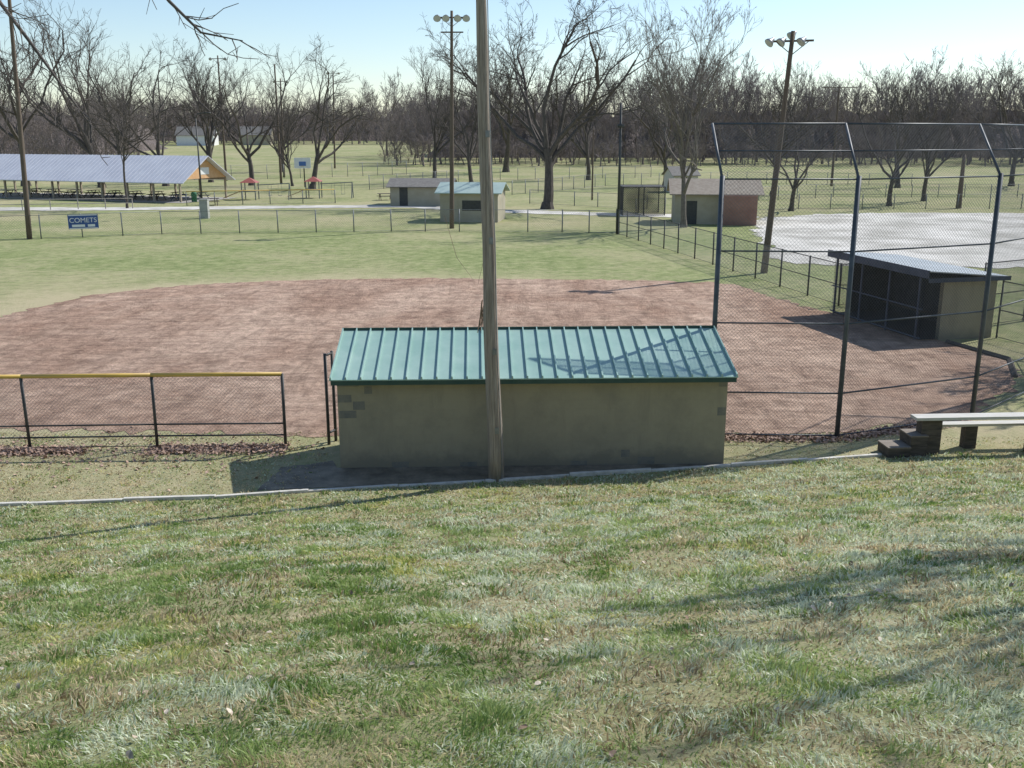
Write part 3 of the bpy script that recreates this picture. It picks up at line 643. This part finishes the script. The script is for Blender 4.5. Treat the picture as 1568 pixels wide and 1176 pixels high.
n1=vnoise(wX,wY,1.0,1,4);n2=vnoise(wX,wY,.36,2,3);n3=vnoise(Xb,Yb,2.6,3,3);n4=vnoise(wX,wY,.16,9,2);n5=vnoise(wX,wY*.8,.38,12,4)
tuft=np.clip((n2-.47)*4,0,1)
Lb=(.022+.032*rng.random(NB)+.045*tuft)*(1+.02*Yb)*np.where(beyond,.65,1)
Wb=(.0019+.0022*rng.random(NB))*(.55+Yb/5.0)
ang_=6.283*vnoise(Xb,Yb,.3,6,2)*1.6+rng.normal(0,1.0,NB)
lean=np.clip(rng.normal(.95,.38,NB)-.2*tuft,.1,1.45)
dx=np.cos(ang_)*np.sin(lean);dy=np.sin(ang_)*np.sin(lean);dz=np.cos(lean)
tw=rng.random(NB)*6.283; wx=np.cos(tw)*Wb;wy=np.sin(tw)*Wb
B=np.stack([Xb,Yb,Zb-.004],1); Dm=np.stack([dx*.5,dy*.5,dz*.75+.15],1)*Lb[:,None]*.55; Dt=np.stack([dx*1.1,dy*1.1,dz*.9],1)*Lb[:,None]
Wv=np.stack([wx,wy,np.zeros(NB)],1)
VV=np.stack([B-Wv,B+Wv,B+Dm+Wv*.8,B+Dm-Wv*.8,B+Dt],1).reshape(-1,3)
me=bpy.data.meshes.new('grass'); me.vertices.add(NB*5); me.vertices.foreach_set('co',VV.astype(np.float32).ravel())
bi=(np.arange(NB)*5)[:,None]
lo=np.concatenate([bi+np.array([[0,1,2,3]]),bi+np.array([[3,2,4]])],1).ravel().astype(np.int32)
me.loops.add(len(lo)); me.loops.foreach_set('vertex_index',lo)
ls=(np.arange(NB)*7)[:,None]+np.array([[0,4]]); lt=np.tile([4,3],NB)
me.polygons.add(NB*2); me.polygons.foreach_set('loop_start',ls.ravel().astype(np.int32)); 
try: me.polygons.foreach_set('loop_total',lt.astype(np.int32))
except Exception: pass
me.update(calc_edges=True); me.validate()
g1=np.array([.15,.245,.05]);g2=np.array([.36,.45,.16]);st=np.array([.62,.52,.31]);pa=np.array([.68,.73,.53]);br_=np.array([.31,.23,.13]);yg=np.array([.54,.53,.17])
m1=np.clip((n1-.5)*3.5+.55+rng.normal(0,.2,NB),0,1)[:,None]
c=g1*(1-m1)+g2*m1
py=np.clip((vnoise(wX,wY,.9,40,3)-.57)*5,0,.7); c=np.where((rng.random(NB)<py)[:,None],yg,c)
ps=np.clip((n3-.5)*1.4+(n5-.48)*3.0+.30+np.clip((Xb/(Yb+1))*.9,-.2,.32),0,1)
isp=(rng.random(NB)<ps*.85)[:,None]
c=np.where(isp,pa*(.72+.45*rng.random((NB,1))),c)
pst=np.clip((vnoise(wX,wY,.6,8,4)-.52)*3.5+.10,0,.6)+np.where(beyond,.3,0)+np.clip((Yb-15)/22,0,.22)
iss=(rng.random(NB)<pst)[:,None]; c=np.where(iss,st*(.7+.5*rng.random((NB,1))),c)
isb=((rng.random(NB)<.03+np.where(n_w<.40,.3,0)))[:,None]; c=np.where(isb,br_,c)
cc=np.concatenate([c,np.ones((NB,1))],1); cc=np.repeat(cc,5,0)
a_=me.color_attributes.new('blade','FLOAT_COLOR','POINT'); a_.data.foreach_set('color',np.clip(cc,0,1).astype(np.float32).ravel())
gm=bpy.data.materials.new('grass_blades'); gm.use_nodes=True; N=gm.node_tree.nodes;L=gm.node_tree.links; b=N['Principled BSDF']; b.inputs['Roughness'].default_value=.42; b.inputs['Specular IOR Level'].default_value=.5
at=N.new('ShaderNodeAttribute'); at.attribute_name='blade'; L.new(at.outputs['Color'],b.inputs['Base Color'])
tr=N.new('ShaderNodeBsdfTranslucent'); L.new(at.outputs['Color'],tr.inputs[0]); ms=N.new('ShaderNodeMixShader'); ms.inputs[0].default_value=.42
L.new(b.outputs[0],ms.inputs[1]);L.new(tr.outputs[0],ms.inputs[2]);L.new(ms.outputs[0],N['Material Output'].inputs[0])
me.materials.append(gm); go=bpy.data.objects.new('grass',me); COL.objects.link(go)
# ---------------------------------------------------------------- fallen leaves
def leaves(name,pts,m,s0=.035,s1=.06,flat=.5):
    mb=MB()
    for x,y,z in pts:
        s_=random.uniform(s0,s1); a_=random.uniform(0,6.28); t1=random.gauss(0,flat);t2=random.gauss(0,flat)
        R=Matrix.Rotation(a_,3,'Z')@Matrix.Rotation(t1,3,'X')@Matrix.Rotation(t2,3,'Y'); c0=Vector((x,y,z+.02))
        mb.face([c0+R@Vector(q)*s_ for q in ((-1,0,0),(-.4,-.6,.15),(.5,-.55,.1),(1.1,0,-.1),(.5,.55,.15),(-.4,.6,.1))])
    return mb.obj(name,m)
LEAF=mat('dry_leaf',(.24,.14,.10),(.56,.40,.30),scale=9,world=True)
P=[]
for i in range(5200):
    x=random.uniform(-17,-5.6); 
    if math.sin(x*2.1)+math.sin(x*.9+1)<-1.1+random.random(): continue
    y=23.02+(x+12)*.04+random.gauss(-.05,.17); P.append((x,y,random.uniform(0,.05)))
for i in range(2200):
    x=random.uniform(5.2,12.5); y=np.interp(x,[5.1,8.36,12.65],[24.1,24.0,25.8])+random.gauss(.0,.17); P.append((x,y,random.uniform(0,.05)))
for i in range(900):
    x=random.gauss(-10,4); y=random.gauss(22.9,.8)
    if y>np.interp(x,CX,CY)+.1 and x<-4.6: P.append((x,y,0))
leaves('fallen_leaves',P,LEAF)
P=[]
for i in range(240):
    y=random.uniform(3,19); x=random.uniform(-.6,.6)*y; P.append((x,y,z1(x,y)+.015))
leaves('scattered_leaves',P,mat('pale_leaf',(.26,.17,.11),(.60,.51,.40),scale=2,world=True,lo=.45,hi=.55),.012,.034,.4)
# ---------------------------------------------------------------- light
az=math.radians(56.8); el=math.radians(44)
S_dir=Vector((math.sin(az)*math.cos(el),math.cos(az)*math.cos(el),math.sin(el)))
sd=bpy.data.lights.new('sun','SUN'); sd.energy=5.0; sd.angle=math.radians(.5); sd.color=(1,.97,.92)
so=bpy.data.objects.new('sun',sd); COL.objects.link(so); so.location=(30,20,40); so.rotation_euler=(-S_dir).to_track_quat('-Z','Y').to_euler()
Wd=bpy.data.worlds.new('World'); S.world=Wd; Wd.use_nodes=True; N=Wd.node_tree.nodes; L=Wd.node_tree.links
sk=N.new('ShaderNodeTexSky'); sk.sky_type='NISHITA'; sk.sun_disc=False; sk.sun_elevation=el; sk.sun_rotation=az; sk.air_density=1; sk.dust_density=0.3; sk.ozone_density=2.0; sk.altitude=100
bg=N['Background']; bg.inputs[1].default_value=.15; L.new(sk.outputs[0],bg.inputs[0])
cam=bpy.data.cameras.new('camera'); cam.sensor_width=36; cam.lens=34.44; cam.clip_end=4000; co=bpy.data.objects.new('camera',cam); COL.objects.link(co)
co.location=(0,0,7.6); co.rotation_euler=(math.radians(90-14.32),0,0); S.camera=co
S.view_settings.view_transform='Standard'; S.view_settings.look='None'; S.view_settings.exposure=0
print('blades',NB,'ground at camera',z1(0,0))
